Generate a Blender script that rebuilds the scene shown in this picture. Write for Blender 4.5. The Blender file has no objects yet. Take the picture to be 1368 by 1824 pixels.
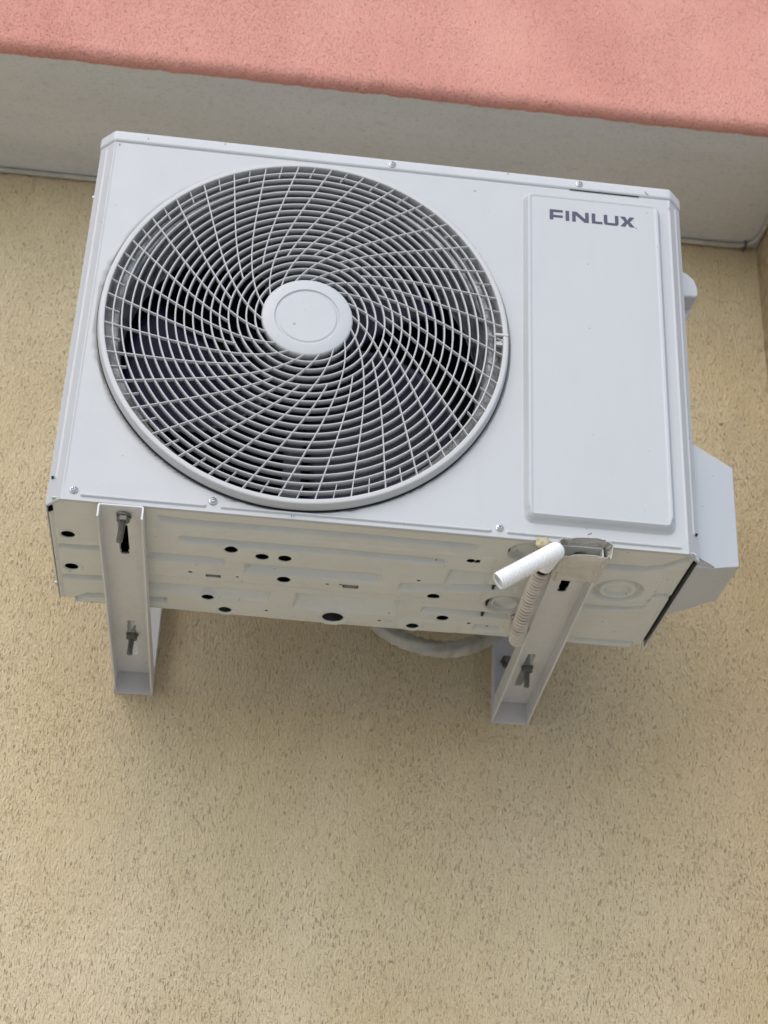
import bpy, bmesh, math, random
import numpy as np
from mathutils import Vector, Matrix

random.seed(4)
S = bpy.context.scene
COL = S.collection

# ------------------------------------------------------------------ camera
def cam_axes(yaw, pitch, roll):
    cy, sy, cp, sp = math.cos(yaw), math.sin(yaw), math.cos(pitch), math.sin(pitch)
    f = Vector((sy*cp, cy*cp, sp)); r = Vector((cy, -sy, 0)); u = r.cross(f)
    c, s = math.cos(roll), math.sin(roll)
    return r*c + u*s, u*c - r*s, f
R_, U_, F_ = cam_axes(0.0931, 0.4940, 0.0445)
cam = bpy.data.objects.new('camera', bpy.data.cameras.new('camera'))
COL.objects.link(cam)
M = Matrix((R_, U_, -F_)).transposed().to_4x4()
M.translation = Vector((-0.1557, -1.7123, -0.9057))
cam.matrix_world = M
cam.data.lens = 2885.15/1824*36
cam.data.sensor_width = 36
cam.data.clip_end = 500
cam.data.dof.use_dof = True
cam.data.dof.focus_distance = 1.97
cam.data.dof.aperture_fstop = 7.0
S.camera = cam

# ------------------------------------------------------------------ sky and sun
SUN_EL, SUN_AZ = math.radians(42), math.radians(-158)   # azimuth measured from +Y towards +X
w = bpy.data.worlds.new('World'); S.world = w; w.use_nodes = True
nt = w.node_tree; nt.nodes.clear()
sky = nt.nodes.new('ShaderNodeTexSky'); sky.sky_type = 'NISHITA'; sky.sun_disc = False
sky.sun_elevation = SUN_EL; sky.sun_rotation = SUN_AZ
sky.air_density = 1.0; sky.dust_density = 1.6; sky.ozone_density = 1.0
bg = nt.nodes.new('ShaderNodeBackground'); bg.inputs[1].default_value = 0.15
wo = nt.nodes.new('ShaderNodeOutputWorld')
nt.links.new(sky.outputs[0], bg.inputs[0]); nt.links.new(bg.outputs[0], wo.inputs[0])
sd = bpy.data.lights.new('sun', 'SUN'); sd.energy = 0.9; sd.angle = math.radians(75); sd.color = (1, .975, .94)
sun = bpy.data.objects.new('sun', sd); COL.objects.link(sun)
sdir = Vector((math.sin(SUN_AZ)*math.cos(SUN_EL), math.cos(SUN_AZ)*math.cos(SUN_EL), math.sin(SUN_EL)))
sun.rotation_euler = sdir.to_track_quat('Z', 'Y').to_euler()
S.view_settings.view_transform = 'Standard'; S.view_settings.look = 'None'
S.view_settings.exposure = 0.40; S.view_settings.gamma = 1

# ------------------------------------------------------------------ helpers
def tag(o, label=None, cat=None, group=None, kind=None):
    if label: o['label'] = label
    if cat: o['category'] = cat
    if group: o['group'] = group
    if kind: o['kind'] = kind
    return o
def empty(name, loc, rz=0):
    o = bpy.data.objects.new(name, None); COL.objects.link(o)
    o.location = loc; o.rotation_euler = (0, 0, rz); o.empty_display_size = .05
    return o
def link(name, me, mat, parent=None, loc=None, smooth=True):
    for m in (mat if isinstance(mat, (list, tuple)) else [mat]): me.materials.append(m)
    if smooth: me.shade_smooth()
    o = bpy.data.objects.new(name, me); COL.objects.link(o)
    if parent: o.parent = parent
    if loc: o.location = loc
    return o
def from_bm(name, bm, mat, parent=None, loc=None, smooth=False, bevel=0, seg=2, angle=35):
    bmesh.ops.recalc_face_normals(bm, faces=bm.faces)
    me = bpy.data.meshes.new(name); bm.to_mesh(me); bm.free()
    if smooth: me.shade_smooth(); me.set_sharp_from_angle(angle=math.radians(smooth if smooth is not True else 180)); smooth = False
    o = link(name, me, mat, parent, loc, smooth)
    if bevel:
        b = o.modifiers.new('bevel', 'BEVEL'); b.width = bevel; b.segments = seg
        b.limit_method = 'ANGLE'; b.angle_limit = math.radians(angle); b.harden_normals = False
        me.shade_smooth()
        n = o.modifiers.new('wn', 'WEIGHTED_NORMAL'); n.keep_sharp = True
    return o
def fast_mesh(name, co, quads):
    me = bpy.data.meshes.new(name)
    me.vertices.add(len(co)); me.vertices.foreach_set('co', np.asarray(co, np.float32).ravel())
    n = len(quads)
    me.loops.add(n*4); me.loops.foreach_set('vertex_index', np.asarray(quads, np.int32).ravel())
    me.polygons.add(n)
    me.polygons.foreach_set('loop_start', np.arange(0, n*4, 4, dtype=np.int32))
    me.polygons.foreach_set('loop_total', np.full(n, 4, np.int32))
    me.update(calc_edges=True); me.validate()
    return me
def grid_mesh(name, us, vs, fn, holes=(), flip=False):
    """a sheet over a tensor grid; round holes are cut and their rims snapped to the circle"""
    U, V = np.meshgrid(us, vs, indexing='ij')
    nu, nv = len(us), len(vs)
    uc = (U[:-1, :-1]+U[1:, 1:])/2; vc = (V[:-1, :-1]+V[1:, 1:])/2
    keep = np.ones(uc.shape, bool)
    idx = np.arange(nu*nv).reshape(nu, nv)
    for h in holes:
        if len(h) == 3: cx, cy, r = h; keep &= np.hypot(uc-cx, vc-cy) > r
        else: keep &= ~((uc > h[0]) & (uc < h[1]) & (vc > h[2]) & (vc < h[3]))
    used_out = np.zeros((nu, nv), bool); used_in = np.zeros((nu, nv), bool)
    for a in (0, 1):
        for b in (0, 1):
            sl = (slice(a, nu-1+a), slice(b, nv-1+b))
            used_out[sl] |= keep; used_in[sl] |= ~keep
    rim = used_out & used_in
    for h in holes:
        if len(h) != 3: continue
        cx, cy, r = h
        d = np.hypot(U-cx, V-cy)
        step = max(us[1]-us[0], .0012)
        m = rim & (abs(d-r) < step*2.2) & (d > 1e-6)
        s = np.where(m, r/np.maximum(d, 1e-6), 1)
        U = cx+(U-cx)*s if m.any() else U; V = cy+(V-cy)*s if m.any() else V
    P = fn(U, V).reshape(-1, 3)
    q = np.stack([idx[:-1, :-1], idx[1:, :-1], idx[1:, 1:], idx[:-1, 1:]], -1)[keep]
    if flip: q = q[:, ::-1]
    usedv, inv = np.unique(q, return_inverse=True)
    return fast_mesh(name, P[usedv], inv.reshape(q.shape))
def box(bm, x0, x1, y0, y1, z0, z1, mi=0):
    v = [bm.verts.new((x, y, z)) for x in (x0, x1) for y in (y0, y1) for z in (z0, z1)]
    for f in ((0,1,3,2), (4,6,7,5), (0,4,5,1), (2,3,7,6), (0,2,6,4), (1,5,7,3)):
        bm.faces.new([v[i] for i in f]).material_index = mi
def poly_prism(bm, pts, axis, a, b, mi=0):
    """extrude a 2D outline along an axis between a and b"""
    def P(p, t):
        return {'x': (t, p[0], p[1]), 'y': (p[0], t, p[1]), 'z': (p[0], p[1], t)}[axis]
    A = [bm.verts.new(P(p, a)) for p in pts]; B = [bm.verts.new(P(p, b)) for p in pts]
    n = len(pts)
    for i in range(n):
        bm.faces.new([A[i], A[(i+1) % n], B[(i+1) % n], B[i]]).material_index = mi
    bm.faces.new(A).material_index = mi; bm.faces.new(B).material_index = mi
def lathe(bm, prof, n, M=None, closed=False):
    """revolve (radius, height) pairs about local Z"""
    M = M or Matrix.Identity(4)
    rings = []
    for r, h in prof:
        if r < 1e-6: rings.append([bm.verts.new(M @ Vector((0, 0, h)))])
        else: rings.append([bm.verts.new(M @ Vector((r*math.cos(2*math.pi*k/n), r*math.sin(2*math.pi*k/n), h))) for k in range(n)])
    pairs = list(zip(rings, rings[1:]))
    if closed: pairs.append((rings[-1], rings[0]))
    for a, b in pairs:
        for k in range(n):
            if len(a) == 1 and len(b) == 1: continue
            if len(a) == 1: bm.faces.new([a[0], b[k], b[(k+1) % n]])
            elif len(b) == 1: bm.faces.new([a[k], a[(k+1) % n], b[0]])
            else: bm.faces.new([a[k], a[(k+1) % n], b[(k+1) % n], b[k]])
def smooth_path(pts, n):
    """Catmull-Rom through the points"""
    P = [np.array(p, float) for p in pts]; P = [2*P[0]-P[1]]+P+[2*P[-1]-P[-2]]
    out = []
    for i in range(1, len(P)-2):
        for k in range(n):
            t = k/n
            out.append(.5*((2*P[i])+(-P[i-1]+P[i+1])*t+(2*P[i-1]-5*P[i]+4*P[i+1]-P[i+2])*t*t+(-P[i-1]+3*P[i]-3*P[i+1]+P[i+2])*t**3))
    out.append(P[-2]); return np.array(out)
def resample(path, step):
    d = np.r_[0, np.cumsum(np.linalg.norm(np.diff(path, axis=0), axis=1))]
    n = max(3, int(d[-1]/step)); s = np.linspace(0, d[-1], n+1)
    return np.stack([np.interp(s, d, path[:, k]) for k in range(3)], -1), s
def sweep(name, path, s, radius, seg, caps=False):
    """tube; radius(s, ang) may vary along and round the path"""
    T = np.gradient(path, axis=0); T /= np.linalg.norm(T, axis=1)[:, None]
    a = np.array([0, 0, 1.]) if abs(T[0][2]) < .9 else np.array([1., 0, 0])
    N = np.cross(T[0], a); N /= np.linalg.norm(N); co = []
    ang = np.linspace(0, 2*np.pi, seg, endpoint=False)
    for i in range(len(path)):
        N = N-T[i]*(N@T[i]); N /= np.linalg.norm(N); B = np.cross(T[i], N)
        r = radius(s[i], ang)*np.ones(seg)
        co.append(path[i]+(np.cos(ang)*r)[:, None]*N+(np.sin(ang)*r)[:, None]*B)
    co = np.concatenate(co)
    i = np.arange(len(path)-1)[:, None]*seg; k = np.arange(seg)[None]
    q = np.stack([i+k, i+(k+1) % seg, i+seg+(k+1) % seg, i+seg+k], -1).reshape(-1, 4)
    me = fast_mesh(name, co, q)
    if caps:
        bm = bmesh.new(); bm.from_mesh(me); bm.verts.ensure_lookup_table()
        bm.faces.new(bm.verts[:seg]); bm.faces.new(bm.verts[-seg:])
        bmesh.ops.recalc_face_normals(bm, faces=bm.faces); bm.to_mesh(me); bm.free()
    return me
def sstep(a, b, x):
    t = np.clip((x-a)/(b-a), 0, 1); return t*t*(3-2*t)

# ------------------------------------------------------------------ materials
class NT:
    def __init__(s, name):
        s.m = bpy.data.materials.new(name); s.m.use_nodes = True; s.t = s.m.node_tree
        s.b = s.t.nodes['Principled BSDF']; s.pos = None
    def n(s, typ, **kw):
        x = s.t.nodes.new('ShaderNode'+typ)
        for k, v in kw.items():
            if k.startswith('i_'):
                key = k[2:]; x.inputs[int(key) if key.isdigit() else key.replace('_', ' ')].default_value = v
            else: setattr(x, k, v)
        return x
    def l(s, a, b): s.t.links.new(a, b)
    def coord(s, scale=(1, 1, 1), distort=None, obj=True):
        if s.pos is None:
            s.pos = s.n('TexCoord').outputs['Object']
        mp = s.n('Mapping'); mp.inputs['Scale'].default_value = scale
        src = s.pos
        if distort:
            sc, amt = distort
            nz = s.n('TexNoise', i_Scale=sc, i_Detail=1.0); s.l(src, nz.inputs['Vector'])
            sub = s.n('VectorMath', operation='SUBTRACT'); sub.inputs[1].default_value = (.5, .5, .5)
            s.l(nz.outputs['Color'], sub.inputs[0])
            ml = s.n('VectorMath', operation='SCALE'); ml.inputs['Scale'].default_value = amt
            s.l(sub.outputs[0], ml.inputs[0])
            ad = s.n('VectorMath', operation='ADD'); s.l(src, ad.inputs[0]); s.l(ml.outputs[0], ad.inputs[1]); src = ad.outputs[0]
        s.l(src, mp.inputs['Vector']); return mp.outputs[0]
    def noise(s, vec, scale, detail=3, rough=.55):
        x = s.n('TexNoise', i_Scale=scale, i_Detail=detail, i_Roughness=rough); s.l(vec, x.inputs['Vector']); return x.outputs['Fac']
    def ramp(s, fac, stops):
        x = s.n('ValToRGB'); e = x.color_ramp.elements
        while len(e) < len(stops): e.new(.5)
        for el, (p, c) in zip(e, stops):
            el.position = p; el.color = (c, c, c, 1) if not isinstance(c, tuple) else (*c, 1)
        s.l(fac, x.inputs[0]); return x.outputs[0]
    def mix(s, fac, a, b, mode='MIX'):
        x = s.n('Mix', data_type='RGBA', blend_type=mode)
        for sock, v in ((x.inputs[0], fac), (x.inputs[6], a), (x.inputs[7], b)):
            if isinstance(v, (int, float)): sock.default_value = v
            elif isinstance(v, tuple): sock.default_value = (*v, 1)
            else: s.l(v, sock)
        return x.outputs[2]
    def math(s, op, a, b=0.0):
        x = s.n('Math', operation=op)
        for k, v in ((0, a), (1, b)):
            if isinstance(v, (int, float)): x.inputs[k].default_value = v
            else: s.l(v, x.inputs[k])
        return x.outputs[0]
    def bump(s, h, strength, dist, prev=None):
        x = s.n('Bump'); x.inputs['Strength'].default_value = strength; x.inputs['Distance'].default_value = dist
        s.l(h, x.inputs['Height'])
        if prev: s.l(prev, x.inputs['Normal'])
        return x.outputs[0]
    def done(s, col=None, rough=None, normal=None, metal=None, spec=None):
        for key, v in (('Base Color', col), ('Roughness', rough), ('Metallic', metal), ('Specular IOR Level', spec)):
            if v is None: continue
            if isinstance(v, tuple): s.b.inputs[key].default_value = (*v, 1)
            elif isinstance(v, (int, float)): s.b.inputs[key].default_value = v
            else: s.l(v, s.b.inputs[key])
        if normal: s.l(normal, s.b.inputs['Normal'])
        return s.m

def plaster(name, base, dark, light, s1=230, z1=.34, s2=400, keep1=.50, keep2=.55, depth=.0024, pitcol=.72, ridge=.8):
    """coloured render: short drawn strokes, pinholes and low grain ridges"""
    m = NT(name)
    area = m.noise(m.coord(), 7, 3)                       # pits gather in loose patches
    shift = m.math('MULTIPLY', m.math('SUBTRACT', area, .5), 1.1)
    def pits(scale, zs, keep, r0, r1):
        v = m.coord((1, 1, zs), (150, .0045))
        vo = m.n('TexVoronoi', feature='F1', i_Scale=float(scale), i_Randomness=1.0); m.l(v, vo.inputs['Vector'])
        sep = m.n('SeparateColor'); m.l(vo.outputs['Color'], sep.inputs[0])
        drop = m.ramp(m.math('ADD', sep.outputs[0], shift), [(keep, 0.0), (keep+.04, 1.0)])      # 1 = no pit in this cell
        size = m.math('MULTIPLY', m.math('SUBTRACT', vo.outputs['Distance'], r0), 1.0/(r1-r0))
        size = m.math('SUBTRACT', size, m.math('MULTIPLY', sep.outputs[1], .6))
        hole = m.math('MINIMUM', m.math('MAXIMUM', size, 0.0), 1.0)
        return m.math('MAXIMUM', drop, hole)
    p = m.math('MULTIPLY', pits(s1, z1, keep1, .08, .24), pits(s2, .8, keep2, .06, .22))
    p = m.math('MULTIPLY', p, pits(s1*1.5, z1*.75, keep1, .06, .20))
    grain = m.noise(m.coord(), 900, 2)
    ridges = m.noise(m.coord((1, 1, .32), (9, .02)), 400, 3)
    h = m.math('ADD', m.math('ADD', p, m.math('MULTIPLY', grain, .30)), m.math('MULTIPLY', ridges, ridge))
    nrm = m.bump(h, 1.0, depth)
    lf = m.ramp(m.noise(m.coord((1, 1, .7)), 4.5, 4, .6), [(.3, 0.0), (.7, 1.0)])
    col = m.mix(lf, dark, light)
    mid = m.ramp(m.noise(m.coord(), 45, 3), [(.35, 0.0), (.7, 1.0)])
    col = m.mix(m.math('MULTIPLY', mid, .35), col, base)
    col = m.mix(m.math('SUBTRACT', 1.0, p), col, tuple(c*pitcol for c in base))
    return m, col, nrm

def yellow_plaster():
    m, col, nrm = plaster('yellow_plaster', (.705, .575, .37), (.64, .515, .31), (.75, .63, .425), s1=300, z1=.20, s2=480, keep1=.40, keep2=.56, depth=.0026, pitcol=.80, ridge=1.9)
    # drip stains running down from the brackets and rare dark specks
    sp = m.ramp(m.noise(m.coord(), 60, 1), [(.20, 1.0), (.25, 0.0)])
    col = m.mix(m.math('MULTIPLY', sp, .5), col, (.12, .08, .04))
    return m.done(col, .92, nrm, spec=.15)
def red_plaster():
    m, col, nrm = plaster('red_plaster', (.74, .345, .275), (.67, .30, .24), (.78, .39, .315), s1=400, z1=.8, s2=520, keep1=.35, keep2=.38, depth=.0022, pitcol=.50, ridge=1.1)
    return m.done(col, .9, nrm, spec=.15)
def grey_render():
    m = NT('grey_cement_render')
    lf = m.ramp(m.noise(m.coord((.5, 1.6, 1), (3, .1)), 7, 5, .65), [(.3, 0.0), (.72, 1.0)])
    col = m.mix(lf, (.62, .61, .575), (.68, .67, .64))
    sp = m.ramp(m.noise(m.coord((.8, 1, 1)), 330, 3), [(.30, 1.0), (.46, 0.0)])
    col = m.mix(m.math('MULTIPLY', sp, .35), col, (.36, .345, .31))
    gr = m.ramp(m.noise(m.coord((.5, 1, 1), (20, .02)), 120, 4), [(.30, 1.0), (.45, 0.0)])
    col = m.mix(m.math('MULTIPLY', gr, .25), col, (.40, .38, .35))
    h = m.noise(m.coord((.5, 1, 1)), 160, 3)
    return m.done(col, .93, m.bump(h, .4, .0015), spec=.1)
def paint(name, c, rough=.38, dirt=.12, dirtcol=(.35, .33, .28), streak=True):
    m = NT(name)
    big = m.ramp(m.noise(m.coord(), 6, 3), [(.35, 0.0), (.75, 1.0)])
    col = m.mix(m.math('MULTIPLY', big, .35), c, tuple(x*.94 for x in c))
    st = m.ramp(m.noise(m.coord((1, 1, .12) if streak else (1, 1, 1)), 70, 4, .6), [(.52, 0.0), (.80, 1.0)])
    col = m.mix(m.math('MULTIPLY', st, dirt), col, dirtcol)
    sp = m.ramp(m.noise(m.coord(), 190, 1), [(.185, 1.0), (.21, 0.0)])
    col = m.mix(m.math('MULTIPLY', sp, .7), col, (.10, .09, .08))
    rg = m.ramp(m.noise(m.coord(), 30, 3), [(.3, rough-.05), (.7, rough+.10)])
    h = m.math('ADD', m.math('MULTIPLY', m.noise(m.coord(), 14, 1), 1.2), m.math('MULTIPLY', m.noise(m.coord(), 1300, 1), .05))
    return m.done(col, rg, m.bump(h, .25, .002))
def under_paint():
    m = NT('dusty_underside_paint')
    big = m.ramp(m.noise(m.coord((1, 1, 1), (5, .08)), 9, 5, .65), [(.32, 0.0), (.72, 1.0)])
    col = m.mix(big, (.635, .65, .605), (.69, .705, .665))
    st = m.ramp(m.noise(m.coord((.5, 1.2, 1)), 45, 5, .7), [(.50, 0.0), (.78, 1.0)])
    col = m.mix(m.math('MULTIPLY', st, .25), col, (.46, .44, .38))
    sp = m.ramp(m.noise(m.coord(), 130, 1), [(.20, 1.0), (.235, 0.0)])
    col = m.mix(m.math('MULTIPLY', sp, .7), col, (.14, .12, .08))
    return m.done(col, .36, m.bump(m.noise(m.coord(), 500, 2), .12, .0008))
def simple(name, c, rough=.5, metal=0.0, var=.12, bump=.15, scale=60):
    m = NT(name)
    f = m.ramp(m.noise(m.coord(), scale, 4), [(.3, 0.0), (.7, 1.0)])
    col = m.mix(f, tuple(x*(1-var) for x in c), tuple(min(1, x*(1+var)) for x in c))
    return m.done(col, rough, m.bump(m.noise(m.coord(), scale*6, 2), bump, .001), metal)
def coil_mat():
    m = NT('condenser_fins')
    wv = m.n('TexWave', i_Scale=160.0, i_Distortion=.3); m.l(m.coord(), wv.inputs['Vector'])
    col = m.mix(wv.outputs['Fac'], (.012, .012, .013), (.035, .036, .038))
    return m.done(col, .6, m.bump(wv.outputs['Fac'], .5, .002), .3)
def foil_mat():
    m = NT('galvanised_shroud')
    f = m.noise(m.coord((1, 1, 1), (18, .05)), 26, 3, .6)
    col = m.mix(m.ramp(f, [(.35, 0.0), (.65, 1.0)]), (.28, .28, .28), (.80, .80, .80))
    return m.done(col, .38, m.bump(f, .9, .01), .25)
def hose_mat(name, c, dirt):
    m = NT(name)
    f = m.ramp(m.noise(m.coord(), 45, 4), [(.4, 0.0), (.75, 1.0)])
    col = m.mix(m.math('MULTIPLY', f, dirt), c, (c[0]*.55, c[1]*.45, c[2]*.36))
    return m.done(col, .42, m.bump(m.noise(m.coord(), 300, 2), .1, .001))

WALL = yellow_plaster(); RED = red_plaster(); BROWNWALL = simple('brown_plaster', (.40, .31, .19), .9, 0, .25, .8, 60); GREY = grey_render()  # the wall return gets a darker, browner plaster than the main wall
PAINT = paint('white_enamel', (.515, .53, .535), dirt=.07)
LIDP = paint('white_enamel_lid', (.555, .572, .58), dirt=.08)
PLAST = paint('white_plastic', (.525, .54, .55), rough=.42, dirt=.05)
GRILLE = paint('grille_enamel', (.545, .55, .545), rough=.4, dirt=.08)
UNDER = under_paint()
BRACK = paint('bracket_enamel', (.70, .70, .69), rough=.45, dirt=.18, streak=False)
BRACKV = paint('bracket_upright_enamel', (.62, .61, .60), rough=.45, dirt=.18)
STEEL = simple('zinc_screw', (.62, .62, .64), .28, .9)
DULL = simple('dull_galvanised_bolt', (.20, .195, .18), .5, .6, .3)
DARK = simple('dark_recess', (.012, .012, .012), .7)
BLUE = simple('navy_fan_plastic', (.006, .008, .034), .5, 0, .2, .1, 20)
MOTOR = simple('motor_casing', (.10, .11, .13), .45, .4, .3)
COIL = coil_mat(); FOIL = foil_mat()
INK = simple('navy_lettering', (.060, .058, .105), .5, 0, .15, .1)
HOSE = hose_mat('aged_hose_plastic', (.62, .57, .49), .6)
GROOVE = hose_mat('dirty_hose_groove', (.34, .26, .19), .6)
TIP = hose_mat('fresh_white_hose_plastic', (.86, .86, .85), .04)
INSUL = simple('white_pipe_wrap', (.42, .405, .36), .6, 0, .2, .3, 40)
CABLE = simple('painted_cable', (.50, .47, .39), .7, 0, .2, .2, 30)
GROUND = simple('paved_ground', (.50, .49, .445), .9, 0, .2, .5, 3)

def tape_mat():
    m = NT('beige_wrap_film')
    f = m.ramp(m.noise(m.coord(), 40, 4), [(.35, 0.0), (.7, 1.0)])
    col = m.mix(f, (.52, .50, .44), (.64, .62, .56))
    wv = m.noise(m.coord((.45, 1.2, 2.2), (30, .02)), 90, 3)
    return m.done(col, .38, m.bump(wv, .8, .004))
TAPE = tape_mat()
FOAM = simple('yellowed_sealant', (.50, .43, .27), .8, 0, .25, .6, 120)

# ------------------------------------------------------------------ ground
bm = bmesh.new()
for v in ((-200, -200), (200, -200), (200, 200), (-200, 200)): bm.verts.new((*v, -3.6))
bm.faces.new(bm.verts)
g = from_bm('ground', bm, GROUND); tag(g, 'pale paved ground below the wall', 'ground', kind='structure')

# ------------------------------------------------------------------ building
WY, SZ, FY, SX = .518, .898, .213, .695
bld = empty('building', (0, WY, -3.6))
tag(bld, 'rendered house wall, rough yellow plaster below a grey ledge underside and a red plaster front', 'building')
def world_child(o):      # keep world coordinates of meshes modelled in place
    o.location = (0, -WY, 3.6); return o
bm = bmesh.new(); box(bm, -5, SX, WY, WY+.25, -3.6, SZ+.1)
world_child(from_bm('wall', bm, WALL, bld))
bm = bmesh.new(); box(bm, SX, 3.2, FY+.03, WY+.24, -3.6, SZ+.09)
o = world_child(from_bm('pilaster', bm, BROWNWALL, bld, bevel=.006)); o['label'] = 'darker brown plaster return of the wall at the right edge'
bm = bmesh.new(); box(bm, -5, 5, FY+.02, WY-.001, SZ, SZ+.15)
world_child(from_bm('soffit', bm, GREY, bld))
# red front with a rough trowelled lower edge
prof = [(FY+.022, SZ-.001), (FY+.016, SZ-.0022), (FY+.009, SZ+.000), (FY+.004, SZ+.004), (FY+.0012, SZ+.009), (FY, SZ+.016)]
zs = [SZ+.016+.004*i for i in range(1, 40)]+[SZ+.2+.05*i for i in range(1, 50)]
prof += [(FY, z) for z in zs]
xs = np.concatenate([np.linspace(-5, -.9, 60)[:-1], np.arange(-.9, 1.1, .004), np.linspace(1.1, 5, 60)])
pr = np.array(prof)
rs = np.random.RandomState(3)
def wob(x, sc, ph): return np.sin(x*sc+ph)+.6*np.sin(x*sc*2.3+ph*2)+.5*np.sin(x*sc*4.7+ph*3)
def redf(U, V):
    k = V.astype(int); y = pr[k, 0]; z = pr[k, 1]
    w_ = np.exp(-((z-SZ)/.014)**2)
    z = z+w_*(.0006*wob(U, 23, 1)+.0003*wob(U, 141, 2)+.00025*wob(U, 620, .4)); y = y-w_*(.0006*wob(U, 90, 3)+.0003*wob(U, 400, 1))
    return np.stack([U, y, z], -1)
me = grid_mesh('fascia', xs, np.arange(len(pr)).astype(float), redf)
world_child(link('fascia', me, RED, bld))

# corner cable
cp = [(-5, .510, .8905), (-2, .510, .8905), (-1, .511, .8915), (-.63, .511, .892), (-.3, .5115, .8935), (.1, .511, .8925), (.45, .511, .8925), (.60, .510, .8915), (.655, .508, .8915), (.679, .500, .8925), (.6885, .478, .8925), (.6895, .44, .8925), (.6895, .30, .8925), (.6895, .22, .8925)]
path, s = resample(smooth_path(cp, 12), .01)
cab = link('cable', sweep('cable', path, s, lambda s, a: .0042, 10), CABLE)
tag(cab, 'thin painted cable run along the corner between yellow wall and grey ledge underside', 'cable')
bm = bmesh.new(); box(bm, .668, .672, .497, .517, .886, .8975); from_bm('clip', bm, DULL, cab, bevel=.001)

# ------------------------------------------------------------------ air conditioner
A = empty('air_conditioner', (0, .15, 0))
tag(A, 'white outdoor air conditioner with a big round fan grille, carried on two wall brackets', 'air conditioner')
def ac(o): o.location = (0, -.15, 0); return o
WF, CH, CHY, H, D = .380, .019, .0206, .5645, .2984
X = WF+CH
CXF, CZF, RR = -.1063, .2739, .2615

# --- front panel: sheet bent round both front corners, pressed beads and raised service field
LC = math.hypot(CH, CHY)
nrm_c = np.array([CHY, -CH])/LC            # outward normal of right chamfer in plan
def rrect(u, v, x0, x1, z0, z1, r):
    cx, cz, hx, hz = (x0+x1)/2, (z0+z1)/2, (x1-x0)/2-r, (z1-z0)/2-r
    qx, qz = abs(u-cx)-hx, abs(v-cz)-hz
    return np.hypot(np.maximum(qx, 0), np.maximum(qz, 0))+np.minimum(np.maximum(qx, qz), 0)-r
def capsule(u, v, a, b):
    ax, ay = a; bx, by = b; dx, dy = bx-ax, by-ay
    t = np.clip(((u-ax)*dx+(v-ay)*dy)/(dx*dx+dy*dy), 0, 1)
    return np.hypot(u-ax-t*dx, v-ay-t*dy)
def front_h(u, v):
    d = rrect(u, v, .1745, .3645, .0228, .5310, .013)
    run = .0055+.0038*sstep(.045, .034, v)
    tt = np.clip(-d/run, 0, 1); h = .0105*(.75*tt+.25*tt*tt*(3-2*tt))
    h += .0008*sstep(-.0035, -.0055, d)*sstep(-.0105, -.0085, d)        # rolled rim line of the field
    for a, b in ((-.355, -.211), (-.1894, .1332), (.1566, .3678)):
        h += .0024*sstep(.0030, .0006, capsule(u, v, (a, .0074), (b, .0074)))
    for sgn in (-1, 1):
        uc = sgn*(WF+LC*.55)
        h += .0016*sstep(.0030, .0008, capsule(u, v, (uc, .034), (uc, .538)))
        h += .0006*sstep(.0022, .0005, abs(u-sgn*(WF-.001)))*sstep(.012, .03, v)
    # dished seat round the fan opening
    rr = np.hypot(u-CXF, v-CZF)
    h -= .0050*sstep(.2652, .2636, rr)
    # slight oil-canning of the thin sheet
    h += .0007*np.sin(u*9+1)*np.sin(v*11+.5)*sstep(.38, .33, abs(u))
    return h
def front_f(U, V):
    h = front_h(U, V)
    e = np.clip(np.abs(U)-WF, 0, None); sg = np.sign(U)
    t = e/LC
    bl = sstep(WF-.002, WF+.002, np.abs(U))
    nx = sg*nrm_c[0]*bl; ny = -(1-bl)+nrm_c[1]*bl
    x = np.clip(U, -WF, WF)+sg*t*CH; y = t*CHY
    return np.stack([x+nx*h, y+ny*h, V+0*h], -1)
def axis(a, b, coarse, fine):
    pts = list(np.arange(a, b, coarse))+[b]
    for lo, hi, st in fine: pts += list(np.arange(lo, hi, st))
    p = np.unique(np.round(pts, 5)); keep = [p[0]]
    for x in p[1:]:
        if x-keep[-1] > .00045: keep.append(x)
    keep[-1] = b
    return np.array(keep)
us = axis(-WF-LC, WF+LC, .004, [(-.408, -.372, .0007), (.372, .408, .0007), (.172, .192, .0008), (.350, .368, .0008), (-.214, -.186, .001), (.130, .160, .001), (-.360, -.350, .001)])
vs = axis(.0, .5465, .004, [(0, .016, .0006), (.022, .042, .0007), (.518, .5345, .0008), (.533, .541, .001)])
me = grid_mesh('front_panel', us, vs, front_f, holes=[(CXF, CZF, .2535)], flip=False)
fp = ac(link('front_panel', me, PAINT, A))
sol = fp.modifiers.new('sheet', 'SOLIDIFY'); sol.thickness = .0012; sol.offset = -1
# turned-in lip under the panel
bm = bmesh.new()
o_ = [(-X, CHY), (-WF, 0), (WF, 0), (X, CHY)]; i_ = [(X-.003, CHY+.001), (WF-.001, .0055), (-WF+.001, .0055), (-X+.003, CHY+.001)]
poly_prism(bm, o_+i_, 'z', -.0004, .0011)
ac(from_bm('panel_lip', bm, PAINT, A, bevel=.0004))
# side panels
for sg in (-1, 1):
    bm = bmesh.new()
    if sg > 0: box(bm, X-.0015, X, CHY-.0005, D-.012, .001, .548)
    else: box(bm, -X, -X+.0015, CHY-.0005, D-.012, .001, .548)
    ac(from_bm('side_panel', bm, PAINT, A, bevel=.0005))
# top cover with rolled edge
bm = bmesh.new(); e = .0022
top = [(-X-e, CHY-.0012), (-WF-.001, -e), (WF+.001, -e), (X+e, CHY-.0012), (X+e, D-.015), (X-.015, D+e), (-X+.015, D+e), (-X-e, D-.015)]
poly_prism(bm, top, 'z', .5468, H+.0015)
tc = ac(from_bm('top_cover', bm, LIDP, A, bevel=.0042, seg=4, angle=30))
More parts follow.
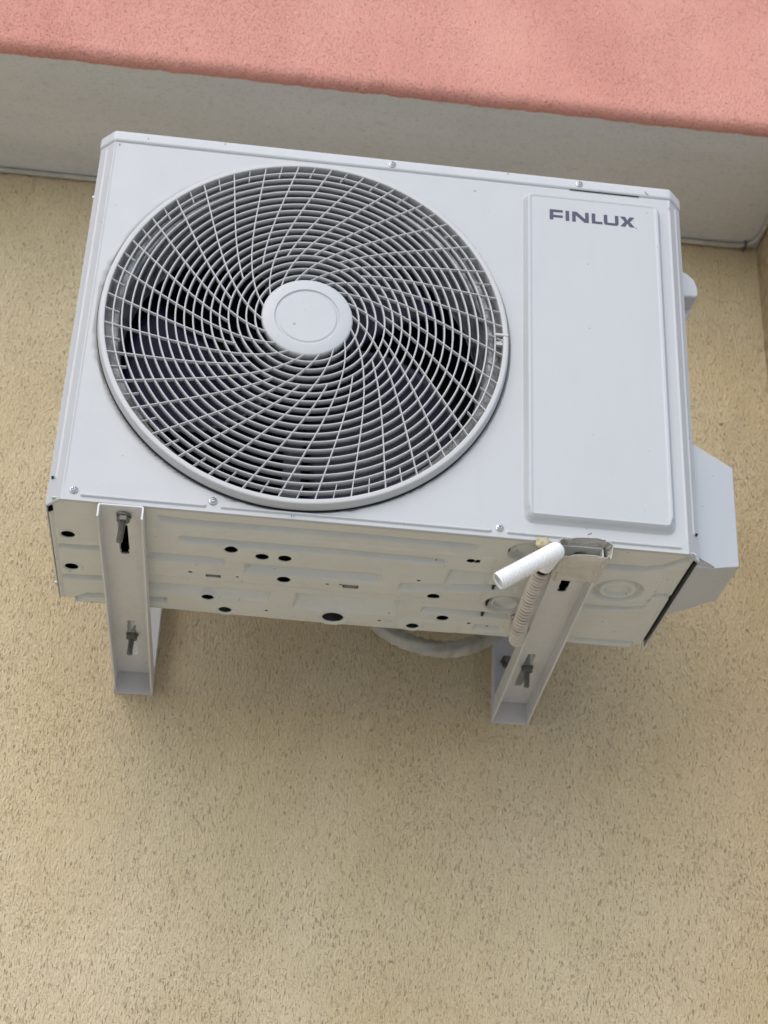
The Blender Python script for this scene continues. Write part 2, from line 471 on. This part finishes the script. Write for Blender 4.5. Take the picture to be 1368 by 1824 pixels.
# thin shadow gap strip below cover, and the longer gap over the service field
bm = bmesh.new(); box(bm, .240, .337, -.0012, .002, .5462, .5469); ac(from_bm('cover_gap', bm, DARK, A))

# back panel and coil
bm = bmesh.new(); box(bm, -X+.004, X-.004, .262, .285, .0205, .546); ac(from_bm('condenser_coil', bm, COIL, A))
bm = bmesh.new(); box(bm, .163, .166, .012, .262, .006, .546); ac(from_bm('partition', bm, DARK, A))
bm = bmesh.new(); poly_prism(bm, [(-X+.0015, .286), (X-.0015, .286), (X-.0015, D-.014), (X-.014, D-.001), (-X+.014, D-.001), (-X+.0015, D-.014)], 'z', .0215, .546)
ac(from_bm('back_panel', bm, PAINT, A))
bm = bmesh.new(); box(bm, -X+.003, X-.003, .012, .262, .034, .036); box(bm, X-.0068, X-.0052, .024, .262, .0, .05); box(bm, -.385, .385, .2605, .2955, .0192, .0198); ac(from_bm('shade_backing', bm, DARK, A))  # near-black sheets added so the holes and side gap look shaded

# --- base plate
CHN = [
  ([(-0.2646, 0.028), (-0.2329, 0.0322), (0.1243, 0.0327)], 0.0117),
  ([(-0.2375, 0.0748), (0.0907, 0.0781)], 0.0137),
  ([(-0.2801, 0.1263), (-0.1858, 0.1271)], 0.0192),
  ([(-0.2816, 0.2188), (-0.1273, 0.2177)], 0.0285),
  ([(-0.1513, 0.1397), (0.0116, 0.136)], 0.0228),
  ([(-0.0766, 0.2134), (0.0394, 0.2102)], 0.046),
  ([(-0.2821, 0.2656), (-0.2598, 0.2647)], 0.0161),
  ([(0.0474, 0.1561), (0.1346, 0.1431), (0.1881, 0.1359)], 0.0184),
  ([(0.0853, 0.2241), (0.1707, 0.225), (0.2009, 0.2243)], 0.0158),
  ([(0.1626, 0.2671), (0.1947, 0.2662)], 0.0164),
  ([(-0.3884, 0.1284), (-0.3374, 0.1248)], 0.0095),
  ([(-0.388, 0.2158), (-0.3394, 0.213)], 0.0102),
  ([(-0.3886, 0.293), (-0.3608, 0.2689), (-0.337, 0.266)], 0.0129),
  ([(0.2761, 0.0533), (0.3391, 0.052), (0.3596, 0.0432), (0.3866, 0.0128)], 0.0123),
  ([(0.2817, 0.1776), (0.3378, 0.1734), (0.3657, 0.1625), (0.3681, 0.129), (0.39, 0.123)], 0.0085),
  ([(0.3005, 0.2826), (0.38, 0.2778)], 0.0093),
  ([(0.1104, 0.1048), (0.1469, 0.1041)], 0.0418)]
HOL = [
  (-0.3771,0.0985,0.0086,1), (-0.3775,0.1896,0.0086,1), (-0.1754,0.0982,0.0084,0), (-0.1363,0.1111,0.0084,0),
  (-0.1077,0.1111,0.0084,0), (-0.1054,0.1736,0.0086,0), (-0.2022,0.2497,0.0081,0), (-0.1782,0.2844,0.0086,1),
  (-0.0331,0.2771,0.0142,1), (0.0912,0.1859,0.0083,0), (0.1129,0.2531,0.0081,0), (0.0761,0.2829,0.0082,1),
  (0.0304,0.2763,0.0023,0), (0.0662,0.1432,0.0024,0), (-0.1231,0.2751,0.0024,0), (-0.0488,0.1760,0.0022,0),
  (-0.0315,0.1742,0.0022,0), (-0.1649,0.1770,0.0020,0), (-0.2256,0.1739,0.0028,0), (0.1226,0.0735,0.0055,0),
  (0.1505,0.2640,0.0026,0)]
PAD = [(0.1879,0.0404,0.0135,0.0223), (0.1872,0.1948,0.0144,0.0245), (0.3209,0.1231,0.0161,0.0308)]
BZ = .0035
def base_h(x, y):
    h = np.zeros_like(x)
    for pts, t in CHN:
        off = t/2
        xs_ = [p[0] for p in pts]; yc_ = np.interp(x, xs_, [p[1]+off for p in pts])
        q = (y-yc_)/(off+.0022)
        dep = .0125 if t > .02 else .0110
        cut = np.minimum(x-(xs_[0]-off*.5), (xs_[-1]+off*.5)-x)
        lo = .15 if t < .025 else -.35
        h = np.maximum(h, dep*np.clip(np.minimum(np.minimum((q+1)/(1+lo), (1-q)/(1-lo)*1.15), cut/.007), 0, 1))
    for cx, cy, r1, r2 in PAD:
        rr = np.hypot(x-cx, y-cy)
        h += .0085*sstep(r2+.003, r2-.001, rr)-.0075*sstep(r2-.004, r2-.0075, rr)+.0050*sstep(r1+.0012, r1-.0004, rr)
    for cx, cy, r, ring in HOL:
        rr = np.hypot(x-cx, y-cy)
        if ring: h -= .0018*sstep(r*1.75, r*1.45, rr)
        elif r > .004: h -= .0004*sstep(r+.002, r, rr)
    for cx, cy, r, ring in HOL:
        if r > .004: h *= sstep(r+.0005, r+.005, np.hypot(x-cx, y-cy))
    # broad raised plinths of the pressing
    for x0, x1, y0, y1 in ((-.30, .155, .058, .2955-.10), (-.20, -.085, .088, .135), (.055, .14, .262, .30), (.268, .372, .062, .170)):
        h -= .0012*sstep(.0, -.005, rrect(x, y, x0, x1, y0, y1, .01))
    h += .0009*np.sin(x*13+2)*np.sin(y*17)
    # turned-down hem
    ex = np.minimum(x+.3968, .3915-x); h -= .0022*sstep(.0055, .002, ex)
    return h
def base_f(U, V):
    h = base_h(U, V)
    # clipped rear corners
    cut = np.clip((np.abs(U)-.3745)/.0175, 0, 1)
    y = np.where(V > .25, np.minimum(V, .2978-cut*.018+0*V), V)
    return np.stack([U, y, BZ+h], -1)
st = .00145
us = np.arange(-.3968, .3916, st); vs = np.arange(.0048, .2981, st)
rect = [(-.40, -.3915, 0, .040), (-.313, -.294, .060, .135), (.237, .259, .060, .140), (-.028, -.0075, .1735, .1825), (-.2050, -.1865, .1755, .1845), (.130, .134, .068, .078), (.040, .047, .274, .2755)]
me = grid_mesh('base_plate', us, vs, base_f, holes=[(a, b, c) for a, b, c, _ in HOL]+rect, flip=True)
bp = ac(link('base_plate', me, UNDER, A))
sol = bp.modifiers.new('sheet', 'SOLIDIFY'); sol.thickness = .0014; sol.offset = -1
# louvre tongues half closing the punched slots
for x0, x1, y0, y1 in [(-.027, -.009, .174, .180), (-.204, -.188, .176, .182)]:
    bm = bmesh.new()
    vv = [bm.verts.new(p) for p in ((x0, y1+.003, BZ-.0005), (x1, y1+.003, BZ-.0005), (x1, y0+.001, BZ+.0045), (x0, y0+.001, BZ+.0045))]
    bm.faces.new(vv)
    from_bm('slot_tongue', bm, DULL, bp)

bm = bmesh.new(); box(bm, -.374, .374, .2960, .2968, .0058, .0225); ac(from_bm('rear_hem', bm, DULL, A))

# --- fan grille
G = empty('fan_grille', (CXF, -.15, CZF)); G.parent = A; COL.objects  # sits at the opening, in the unit's frame
def gy(r):         # domed face of the grille
    return -.0125-.0155*(1-min(1, max(0, (r-.05)/.20)))**1.0
MY = Matrix.Rotation(math.radians(90), 4, 'X')     # local Z -> -Y
bm = bmesh.new()
prof = [(.2617, -.0030), (.2617, .0030), (.2612, .0042), (.2600, .0112), (.2594, .0130), (.2582, .0138), (.2552, .0142), (.2534, .0139), (.2527, .0130), (.2526, -.004), (.2545, -.004)]
lathe(bm, prof, 220, MY, closed=True)
fr = from_bm('grille_frame', bm, GRILLE, G, smooth=26)
bm = bmesh.new(); lathe(bm, [(.2612, -.002), (.2612, .0006), (.2624, .0005), (.2627, .0002), (.2627, -.002)], 220, MY, closed=True)
from_bm('gap_shade_ring', bm, DARK, G, smooth=True)  # near-black ring paints in the shadow gap round the frame
bm = bmesh.new()
NR = 17; r0, r1 = .0655, .2425
for i in range(NR):
    r = r0+(r1-r0)*i/(NR-1); yf = -gy(r)
    t = .00095; dp = .0098
    lathe(bm, [(r-t, yf-dp), (r-t*1.15, yf-.001), (r-t*.5, yf), (r+t*.5, yf), (r+t*1.15, yf-.001), (r+t, yf-dp)], 200, MY, closed=True)
from_bm('grille_rings', bm, GRILLE, G, smooth=True)
TR = np.array([.0575, .0613, .0850, .1085, .1378, .1797, .2222, .2545])
TA = np.array([247.5, 244.7, 227., 213.0, 204.2, 195.3, 188.9, 185.5])-185.5
TP = np.polyfit(np.log(TR), TA, 3)
def spoke(bm, a0, ra, rb, hw=.0008, dp=.0055, n=22):
    prev = None
    for k in range(n+1):
        r = ra+(rb-ra)*k/n
        a = math.radians(a0+float(np.polyval(TP, math.log(r)))); a2 = math.radians(a0+float(np.polyval(TP, math.log(r+.0005))))
        p = Vector((r*math.cos(a), r*math.sin(a))); q = Vector(((r+.0005)*math.cos(a2), (r+.0005)*math.sin(a2)))
        t = (q-p).normalized(); nn = Vector((-t.y, t.x))*hw
        yf = gy(r)-.0006
        row = [bm.verts.new((p.x+s_*nn.x*sc, yf+yy, p.y+s_*nn.y*sc)) for s_, yy, sc in ((-1, dp, 1), (-1, .0006, 1), (-1, 0, .4), (1, 0, .4), (1, .0006, 1), (1, dp, 1))]
        if prev:
            for j in range(6): bm.faces.new([prev[j], prev[(j+1) % 6], row[(j+1) % 6], row[j]])
        else: bm.faces.new(row)
        prev = row
    bm.faces.new(prev)
bm = bmesh.new()
for k in range(36):
    a0 = 185.5+10*k
    if k % 2 == 0: spoke(bm, a0, .0565, .2535)
    else: spoke(bm, a0, .0985, .2535)
    spoke(bm, a0+5.0, .2440, .2530, n=3, hw=.0006); spoke(bm, a0+5.0, .2345, .2420, n=3, hw=.0006)
from_bm('grille_spokes', bm, GRILLE, G)
bm = bmesh.new()
yc = .0285
lathe(bm, [(0, yc-.0002), (.0365, yc-.0002), (.0385, yc-.0012), (.0400, yc-.0012), (.0416, yc+.0006), (.0545, yc+.0002), (.0562, yc-.0004), (.0573, yc-.0016), (.0577, yc-.0035), (.0577, yc-.007), (.0565, yc-.014)], 128, MY)
hb = from_bm('hub_cap', bm, PLAST, G, smooth=22)
# fixing clip of the grille on the right rim
bm = bmesh.new(); xr = .2535
poly_prism(bm, [(xr-.011, .0135), (xr+.006, .0135), (xr+.006, .0100), (xr-.011, .0100)], 'y', -.0148, -.006)
poly_prism(bm, [(xr-.010, .0035), (xr+.005, .0035), (xr+.005, -.002), (xr-.010, -.002)], 'y', -.0105, -.004)
box(bm, xr-.012, xr-.0105, -.0135, -.002, -.001, .0115)
from_bm('grille_clip', bm, GRILLE, G, bevel=.0006)

def screw(parent, loc, R=.0050, rot=None, off=(0, 0, 0)):
    bm = bmesh.new()
    lathe(bm, [(0, 0), (R, 0), (R, .0009), (R*.90, .0013), (R*.66, .0013), (R*.64, .0016), (R*.58, .0030), (R*.38, .0037), (R*.16, .0038), (R*.13, .0026), (0, .0026)], 24, MY)
    o = from_bm('screw', bm, STEEL, parent, smooth=True)
    o.location = Vector(loc)+Vector(off)
    a = random.random()*1.5
    bm = bmesh.new()
    for da in (0, math.pi/2):
        c, s_ = math.cos(a+da), math.sin(a+da); L, W_ = R*.42, R*.085
        pts = [(c*L-s_*W_, s_*L+c*W_), (-c*L-s_*W_, -s_*L+c*W_), (-c*L+s_*W_, -s_*L-c*W_), (c*L+s_*W_, s_*L-c*W_)]
        poly_prism(bm, pts, 'y', -.00392-da*.00003, -.003)
    cr = from_bm('cross_recess', bm, DARK, o)
    if rot: o.rotation_euler = rot
    return o
for x, z, y in ((-.3658, .0132, -.0003), (-.2011, .0143, -.0003), (.1455, .0123, -.0003), (-.0058, .5558, -.0022), (.2529, .5563, -.0022)):
    screw(A, (x, y-.15, z))
screw(G, (.2525, -.0095, .0045), R=.0036)
for y, z in ((.243, .004), (.030, .472)):
    screw(A, (-X, y-.15, z), R=.0045, rot=(0, 0, math.radians(-90)))

# --- fan and shroud
SH = empty('fan_shroud', (CXF, -.15, CZF)); SH.parent = A
bm = bmesh.new(); lathe(bm, [(.2540, -.0045), (.2530, -.012), (.2505, -.0165), (.2400, -.0185), (.2370, -.021), (.2362, -.026), (.2362, -.060), (.2362, -.100), (.243, -.112), (.250, -.118), (.250, -.120), (.240, -.116)], 160, MY)
from_bm('shroud_ring', bm, FOIL, SH, smooth=True)
F = empty('fan', (CXF, -.15, CZF)); F.parent = A
bm = bmesh.new(); lathe(bm, [(0, -.050), (.030, -.050), (.052, -.054), (.060, -.064), (.062, -.125), (0, -.125)], 64, MY)
from_bm('fan_hub', bm, BLUE, F, smooth=True)
bm = bmesh.new(); lathe(bm, [(0, -.126), (.048, -.126), (.056, -.135), (.056, -.20), (.050, -.212), (0, -.214)], 48, MY)
box(bm, -.012, .012, .145, .165, -.24, .24)
from_bm('motor', bm, MOTOR, F, smooth=False)
for k in range(3):
    a_c = math.radians(202+120*k); co = []; NU, NV = 18, 22
    for i in range(NU):
        r = .056+(.2300-.056)*i/(NU-1); q = i/(NU-1)
        half = math.radians(44-8*q); lead = math.radians(-16*q*q)
        pitch = .042
        for j in range(NV):
            t = j/(NV-1)*2-1
            a = a_c+lead+half*t*(1-.10*q*q)
            y = .086-pitch*t*(1-.25*q)+.010*(1-t*t)
            rr = r-.012*q*max(0, abs(t)-.6)/.4
            co.append((rr*math.cos(a), y, rr*math.sin(a)))
    idx = np.arange(NU*NV).reshape(NU, NV)
    q_ = np.stack([idx[:-1, :-1], idx[1:, :-1], idx[1:, 1:], idx[:-1, 1:]], -1).reshape(-1, 4)
    b = link('fan_blade', fast_mesh('fan_blade', np.array(co), q_), BLUE, F)
    m_ = b.modifiers.new('t', 'SOLIDIFY'); m_.thickness = .003; m_.offset = 0

# --- valve cover on the right side
bm = bmesh.new()
fr_ = [(X-.001, .032, -.0005), (.4255, .0440, .0070), (.4592, .0485, .0138), (.4597, .0485, .1572), (X-.001, .030, .1800)]
bk_ = [(X-.001, .182, .0020), (.4255, .171, .0075), (.4600, .1500, .0140), (.4600, .1500, .1572), (X-.001, .182, .1860)]
Fv = [bm.verts.new(p) for p in fr_]; Bv = [bm.verts.new(p) for p in bk_]
bm.faces.new(Fv); bm.faces.new(Bv)
for i in range(5): bm.faces.new([Fv[i], Fv[(i+1) % 5], Bv[(i+1) % 5], Bv[i]])
vc = ac(from_bm('valve_cover', bm, PLAST, A, bevel=.0026, seg=3, angle=25))
bm = bmesh.new()
P_ = [(.4015, .0210, .0055), (.4255, .0440, .0085), (.4010, .0440, .0010)]
a_ = [bm.verts.new(p) for p in P_]; b_ = [bm.verts.new((p[0]-.001, p[1]+.003, p[2]+.004)) for p in P_]
bm.faces.new(a_); bm.faces.new(b_)
for i in range(3): bm.faces.new([a_[i], a_[(i+1) % 3], b_[(i+1) % 3], b_[i]])
ac(from_bm('cover_tab', bm, PLAST, vc)).location = (0, 0, 0)

# --- carrying handle high on the right side
bm = bmesh.new()
out = [(X-.001, .504), (.4120, .5005), (.4280, .4930), (.4375, .4830), (.4412, .4700), (.4414, .4580), (.4385, .4535), (.4250, .4530), (.4100, .4500), (X-.001, .4440)]
poly_prism(bm, out, 'y', .088, .190)
hd = ac(from_bm('carrying_handle', bm, PLAST, A, bevel=.003, seg=3, angle=50))
bm = bmesh.new()
poly_prism(bm, [(X-.001, .460), (.4370, .460), (.4395, .4520), (.4340, .4420), (.4215, .4200), (.4110, .3930), (X-.001, .3700)], 'y', .118, .188)
o = from_bm('grip_pocket', bm, PLAST, hd, bevel=.003, seg=3, angle=50)
bm = bmesh.new(); box(bm, .4190, .4225, .1165, .130, .4310, .4365)
o = from_bm('grip_slot', bm, DULL, hd, bevel=.001)

# --- lettering, cut as flat shapes on the service field
LX0, LX1, LZ0, LZ1 = .2094, .3257, .4842, .5006
sx = (LX1-LX0)/1028.0; Hh = LZ1-LZ0
def L(u): return LX0+(u-127)*sx
vw, hw_ = .27, .21      # stroke sizes as share of the height for uprights/bars
def letter_polys():
    out = []
    W_ = 42*sx; T = Hh*.21
    a, b = L(127), L(285)
    out.append([(a, 0), (a+W_, 0), (a+W_, Hh*.24), (b, Hh*.24), (b, Hh*.24+T), (a+W_, Hh*.24+T), (a+W_, Hh-T), (b, Hh-T), (b, Hh), (a+.001, Hh), (a, Hh-.001)])
    a, b = L(320), L(362); out.append([(a, 0), (b, 0), (b, Hh), (a, Hh)])
    a, b = L(400), L(600)
    out.append([(a, 0), (a+W_, 0), (a+W_, Hh*.70), (b-W_*1.30, 0), (b, 0), (b, Hh), (b-W_, Hh), (b-W_, Hh*.30), (a+W_*1.30, Hh), (a, Hh)])
    a, b = L(638), L(765); out.append([(a, 0), (b, 0), (b, T), (a+W_, T), (a+W_, Hh), (a, Hh)])
    a, b = L(785), L(963); r = .0036
    def arc(cx, cz, rad, a0, a1): return [(cx+rad*math.cos(math.radians(a0+(a1-a0)*i/6)), cz+rad*math.sin(math.radians(a0+(a1-a0)*i/6))) for i in range(7)]
    out.append([(a, Hh)]+arc(a+r, r, r, 180, 270)+arc(b-r, r, r, 270, 360)+[(b, Hh), (b-W_, Hh)]+arc(b-W_-.0012, T+.0012, .0012, 0, -90)+arc(a+W_+.0012, T+.0012, .0012, 270, 180)+[(a+W_, Hh)])
    a, b = L(985), L(1157); m_ = (a+b)/2; k = W_*1.42
    out.append([(a, 0), (a+k, 0), (m_, Hh*.36), (b-k, 0), (b, 0), (m_+k*.52, Hh*.5), (b, Hh), (b-k, Hh), (m_, Hh*.64), (a+k, Hh), (a, Hh), (m_-k*.52, Hh*.5)])
    return out
bm = bmesh.new()
yl = -.0108
for P in letter_polys():
    poly_prism(bm, [(x, LZ0+z) for x, z in P], 'y', yl-.0004, yl+.001)
lt = ac(from_bm('lettering', bm, INK, A))

# --- chips and scratches of the paint
def chip(parent, name, mat, x, y, z, w_, h_, rot=0, n=7):
    bm = bmesh.new(); pts = []
    for k in range(n):
        a = 2*math.pi*k/n; q = random.uniform(.55, 1.15)
        px, pz = math.cos(a)*w_*q, math.sin(a)*h_*q
        c, s_ = math.cos(rot), math.sin(rot)
        pts.append((x+px*c-pz*s_, z+px*s_+pz*c))
    poly_prism(bm, pts, 'y', y-.00025, y+.002)
    return from_bm(name, bm, mat, parent)
for c in [(-.3363, -.0022, .5555, .0010, .0022), (-.2335, -.0022, .5600, .0006, .0024), (.1538, -.0022, .5612, .0014, .0013), (.3460, -.0022, .5540, .0009, .0030, .3), (.3480, -.0022, .5515, .0022, .0008, -.4),
          (-.3730, -.0004, .5420, .0010, .0032, -.3), (.3785, -.0004, .5310, .0007, .0045), (.1087, -.0006, .5273, .0011, .0010), (-.1241, -.0022, .5600, .0003, .0004),
          (.3283, -.0108, .4835, .0011, .0010), (.3437, -.0108, .5120, .0007, .0007), (.2560, -.0003, .0150, .0028, .0006, .35), (.2585, -.0003, .0165, .0008, .0008),
          (-.1063, -.0003, .0035, .0007, .0030), (-.1035, -.0003, .0035, .0006, .0022), (.2600, -.0108, .4150, .0007, .0006), (.2600, -.0108, .3120, .0008, .0006), (-.2250, -.0003, .0500, .0007, .0006),
          (.2540, -.0003, .0240, .0004, .0040, -.6)]:
    ac(chip(A, 'paint_chip', DULL, *c))
for c in [(-.1063-.0430, -.0285, .2739+.0340, .0022, .0006, .9), (-.1063-.0385, -.0285, .2739+.0330, .0025, .0005, .6), (-.1063-.0355, -.0285, .2739+.0365, .0020, .0004, .9), (-.1063-.0455, -.0285, .2739+.0285, .0010, .0005, .5), (-.1063-.0330, -.0288, .2739+.0375, .0006, .0006, 0), (-.1063-.003, -.0288, .2739+.010, .0004, .0005, 0)]:
    chip(hb, 'scuff', FOAM, *c).location = (-CXF, 0, -CZF)

# ------------------------------------------------------------------ wall brackets
def flange_prof(xs_, y0, y1, za, zb0, zb1, t):
    pass
def make_bracket():
    B = empty('wall_bracket', (-.3085, 0, 0), -.0135)
    hw = .0272; t = .0022; y1 = .5155
    # arm: channel opening downwards, flanges deeper towards the wall; web has two slots
    slots = [(-.0058, .0058, .014, .128), (-.0058, .0058, .330, .449)]
    us = np.arange(-.0245, .02451, .00098); vs = np.arange(0.0, y1, .0012)
    def web(U, V): return np.stack([U, V, -.0030+0*U], -1)
    def hole_set():
        hs = []
        for x0, x1, a, b in slots:
            hs += [(x0, x1, a+.0058, b-.0058), ((x0+x1)/2, a+.0058, .0058), ((x0+x1)/2, b-.0058, .0058)]
        return hs
    me = grid_mesh('arm', us, vs, web, holes=hole_set(), flip=True)
    arm = link('arm', me, BRACK, B)
    m_ = arm.modifiers.new('t', 'SOLIDIFY'); m_.thickness = t; m_.offset = -1
    for sg in (-1, 1):
        bm = bmesh.new(); n = 24; prev = None
        r = .0030
        for yy in (0.0, y1):
            bot = -.0185 if yy == 0 else -.0345
            prof = []
            for k in range(5):
                a = math.pi/2*k/4
                prof.append((sg*(hw-r+r*math.sin(a)), -.0008-r+r*math.cos(a)))
            prof.append((sg*hw, bot)); prof.append((sg*(hw-t), bot)); 
            for k in range(4, -1, -1):
                a = math.pi/2*k/4; ri = r-t
                prof.append((sg*(hw-r+ri*math.sin(a)), -.0008-r+ri*math.cos(a)))
            row = [bm.verts.new((x, yy, z)) for x, z in prof]
            if prev:
                for j in range(len(row)): bm.faces.new([prev[j], prev[(j+1) % len(row)], row[(j+1) % len(row)], row[j]])
            bm.faces.new(row); prev = row
        o = from_bm('flange', bm, BRACK, arm, smooth=False)
    # upright against the wall
    bm = bmesh.new(); uw = .0285
    box(bm, -uw, uw, y1, y1+.0022, -.0365, .47)
    up = from_bm('upright', bm, BRACKV, B, bevel=.0008)
    for sg in (-1, 1):
        bm = bmesh.new(); x0, x1 = sorted((sg*uw, sg*(uw-.0020)))
        z0, z1 = -.0365, .47
        pts = [(y1+.0001, z0), (y1-.020, z0+.0035), (y1-.026, z0+.012), (y1-.026, z1), (y1+.0001, z1)]
        poly_prism(bm, pts, 'x', x0+sg*.0001, x1+sg*.0001)
        from_bm('upright_flange', bm, BRACKV, up, bevel=.0004)
    # slot hole in the upright, seen as a dark bolt head
    bm = bmesh.new(); lathe(bm, [(0, 0), (.011, 0), (.011, .0015), (.0065, .002), (.0065, .008), (.0055, .009), (0, .009)], 6, MY)
    o = from_bm('anchor_bolt', bm, DULL, up); o.location = (-.004, y1-.0003, .062)
    def bolt(x, y, L, tilt=0.0, R=.0075):
        bm = bmesh.new()
        lathe(bm, [(0, -.0022), (R*1.12, -.0022), (R*1.12, -.0036), (R*.98, -.0037)], 24)
        lathe(bm, [(R*.98, -.0037), (R*.98, -.0095), (R*.86, -.0105), (0, -.0105)], 6)
        prof = [(0, -.009)]; z = -.010
        while z > -L:
            prof += [(.0040, z), (.0034, z-.0006)]; z -= .0012
        prof += [(.0030, -L-.0006), (0, -L-.0006)]
        lathe(bm, prof, 16)
        o = from_bm('bolt', bm, DULL, B); o.location = (x, y, -.0028); o.rotation_euler = (tilt, tilt*.6, 0)
        return o
    bolt(.0032, .020, .036, .10, .0082); bolt(.0005, .372, .032, .05, .0078)
    return B
BL = make_bracket()
tag(BL, 'painted steel wall bracket under the fan side of the air conditioner, its tip bare', 'bracket', 'wall brackets carrying the air conditioner')
def copy_tree(o, parent=None):
    c = o.copy(); COL.objects.link(c); c.parent = parent
    for ch in o.children: copy_tree(ch, c)
    return c
BR = copy_tree(BL); BR.location = (.2465, .0015, 0)
for c_ in BR.children:
    if c_.name.startswith('bolt') and c_.location.y < .1: c_.scale = (1, 1, .55)
BR['label'] = 'painted steel wall bracket beside the drain hose, its tip wrapped in beige film'

# ------------------------------------------------------------------ drain hose
hp = [(.209, .222, .004), (.209, .219, -.018), (.2065, .207, -.036), (.2020, .188, -.0465), (.1995, .160, -.0460), (.2000, .125, -.0385), (.2020, .080, -.0285), (.2045, .035, -.0210)]
path, s = resample(smooth_path(hp, 14), .00045)
ridge = lambda p: (lambda s, a: .0088+.0017*np.sin(2*np.pi*s/p))
Hs = empty('drain_hose', (.2, .1, -.03))
tag(Hs, 'corrugated drain hose beside the film-wrapped bracket, aged beige with a bright white end', 'hose')
me = sweep('hose_body', path, s, ridge(.0060), 28)
ph = np.repeat(np.sin(2*np.pi*(s[:-1]+s[1:])/2/.0060) < -.25, 28).astype(np.int32)
o = link('hose_body', me, [HOSE, GROOVE], Hs); o.location = (-.2, -.1, .03)
if len(ph) == len(me.polygons): me.polygons.foreach_set('material_index', ph); me.update()
tp = [(.2035, .022, -.0220), (.2070, .004, -.0200), (.2090, -.012, -.0205), (.2075, -.025, -.0265), (.1965, -.031, -.0360), (.1790, -.032, -.0480), (.1600, -.031, -.0605), (.1385, -.030, -.0745)]
path, s = resample(smooth_path(tp, 14), .00045)
T_end = s[-1]
def tipr(s_, a):
    return .0108+.00060*math.sin(2*math.pi*s_/.0037)-.0006*(s_ > T_end-.002)
me = sweep('hose_tip', path, s, tipr, 32)
o = link('hose_tip', me, TIP, Hs); o.location = (-.2, -.1, .03); o['label'] = 'bright white corrugated hose end'
m_ = o.modifiers.new('t', 'SOLIDIFY'); m_.thickness = .0014; m_.offset = -1

# ------------------------------------------------------------------ film wrapped round the bracket tip
rs = np.random.RandomState(8)
co = []; NA, NL = 120, 46
ys = np.linspace(-.0135, .052, NL)
x0, x1, zt, zb = .2170, .2795, -.0002, -.0235
for i, y in enumerate(ys):
    f = i/(NL-1)
    for k in range(NA):
        a = 2*np.pi*k/NA
        ex = .30
        cx_, cz_ = (x0+x1)/2-.0015*f, (zt+zb)/2-.0012*f
        hx, hz = (x1-x0)/2-.0020*f, (zt-zb)/2+.0009*f
        c, s_ = math.cos(a), math.sin(a)
        px = cx_+hx*math.copysign(abs(c)**ex, c); pz = cz_+hz*math.copysign(abs(s_)**ex, s_)
        w_ = .0007*math.sin(9*a+f*7)+.0006*math.sin(17*a-f*11+1)+.0008*math.sin(5*a+3*math.sin(f*6))
        px += w_*c; pz += w_*s_
        yy = y
        if i < 8:
            flare = (1-i/8)
            if s_ > .2: pz += .0026*flare*math.sin(3*a+1)**2*(s_) ; yy += -.0035*flare*s_*(.4+.6*math.cos(a))**1
            if s_ < -.3: pz += -.0016*flare*math.cos(1.3*(px-x0)/(x1-x0)*3.1); 
            if c > .7: px += .0012*flare; pz += .0020*flare*math.sin(14*a)
        if px > x0+.001 and pz > -.0000 and yy > .004: pz = -.0000
        co.append((px, yy, pz))
i = np.arange(NL-1)[:, None]*NA; k = np.arange(NA)[None]
q_ = np.stack([i+k, i+(k+1) % NA, i+NA+(k+1) % NA, i+NA+k], -1).reshape(-1, 4)
tw = link('wrapping_film', fast_mesh('wrapping_film', np.array(co), q_), TAPE)
m_ = tw.modifiers.new('t', 'SOLIDIFY'); m_.thickness = .0006; m_.offset = 1
tag(tw, 'crumpled beige film wrapped round the bracket tip beside the white hose end', 'wrapping')
bm = bmesh.new(); bmesh.ops.create_icosphere(bm, subdivisions=3, radius=1)
for v in bm.verts:
    p = v.co; k_ = 1+.22*math.sin(5*p.x+2)*math.sin(4*p.z+1)+.12*math.sin(9*p.y+3*p.x)
    v.co = Vector((p.x*.0085*k_, p.y*.0045*k_, p.z*.0072*k_))
o = from_bm('sealant_lump', bm, FOAM, tw, smooth=True); o.location = (.1975, -.0035, -.0040)

# ------------------------------------------------------------------ coiled refrigerant pipe behind the unit
cx_, cy_, cz_, RC = .126, .430, .160, .127
a = np.linspace(0, 2*np.pi*1.25, 700)
path = np.stack([cx_+RC*np.cos(a+2.2)*(1+.02*np.sin(a*.5)), cy_-.020+.040*a/(2*np.pi*1.25)*1.0, cz_+RC*np.sin(a+2.2)], -1)
path, s = resample(path, .0016)
rs = np.random.RandomState(1)
def wrapr(s_, a_):
    return .0115+.0006*np.sin(s_*420+a_)+.0008*np.sin(a_*5+s_*60)+.0009*abs(np.sin(s_*130+a_*.5))
cl = link('pipe_coil', sweep('pipe_coil', path, s, wrapr, 32, caps=True), INSUL)
tag(cl, 'loop of wrapped refrigerant pipe hanging behind the underside of the air conditioner', 'pipe')
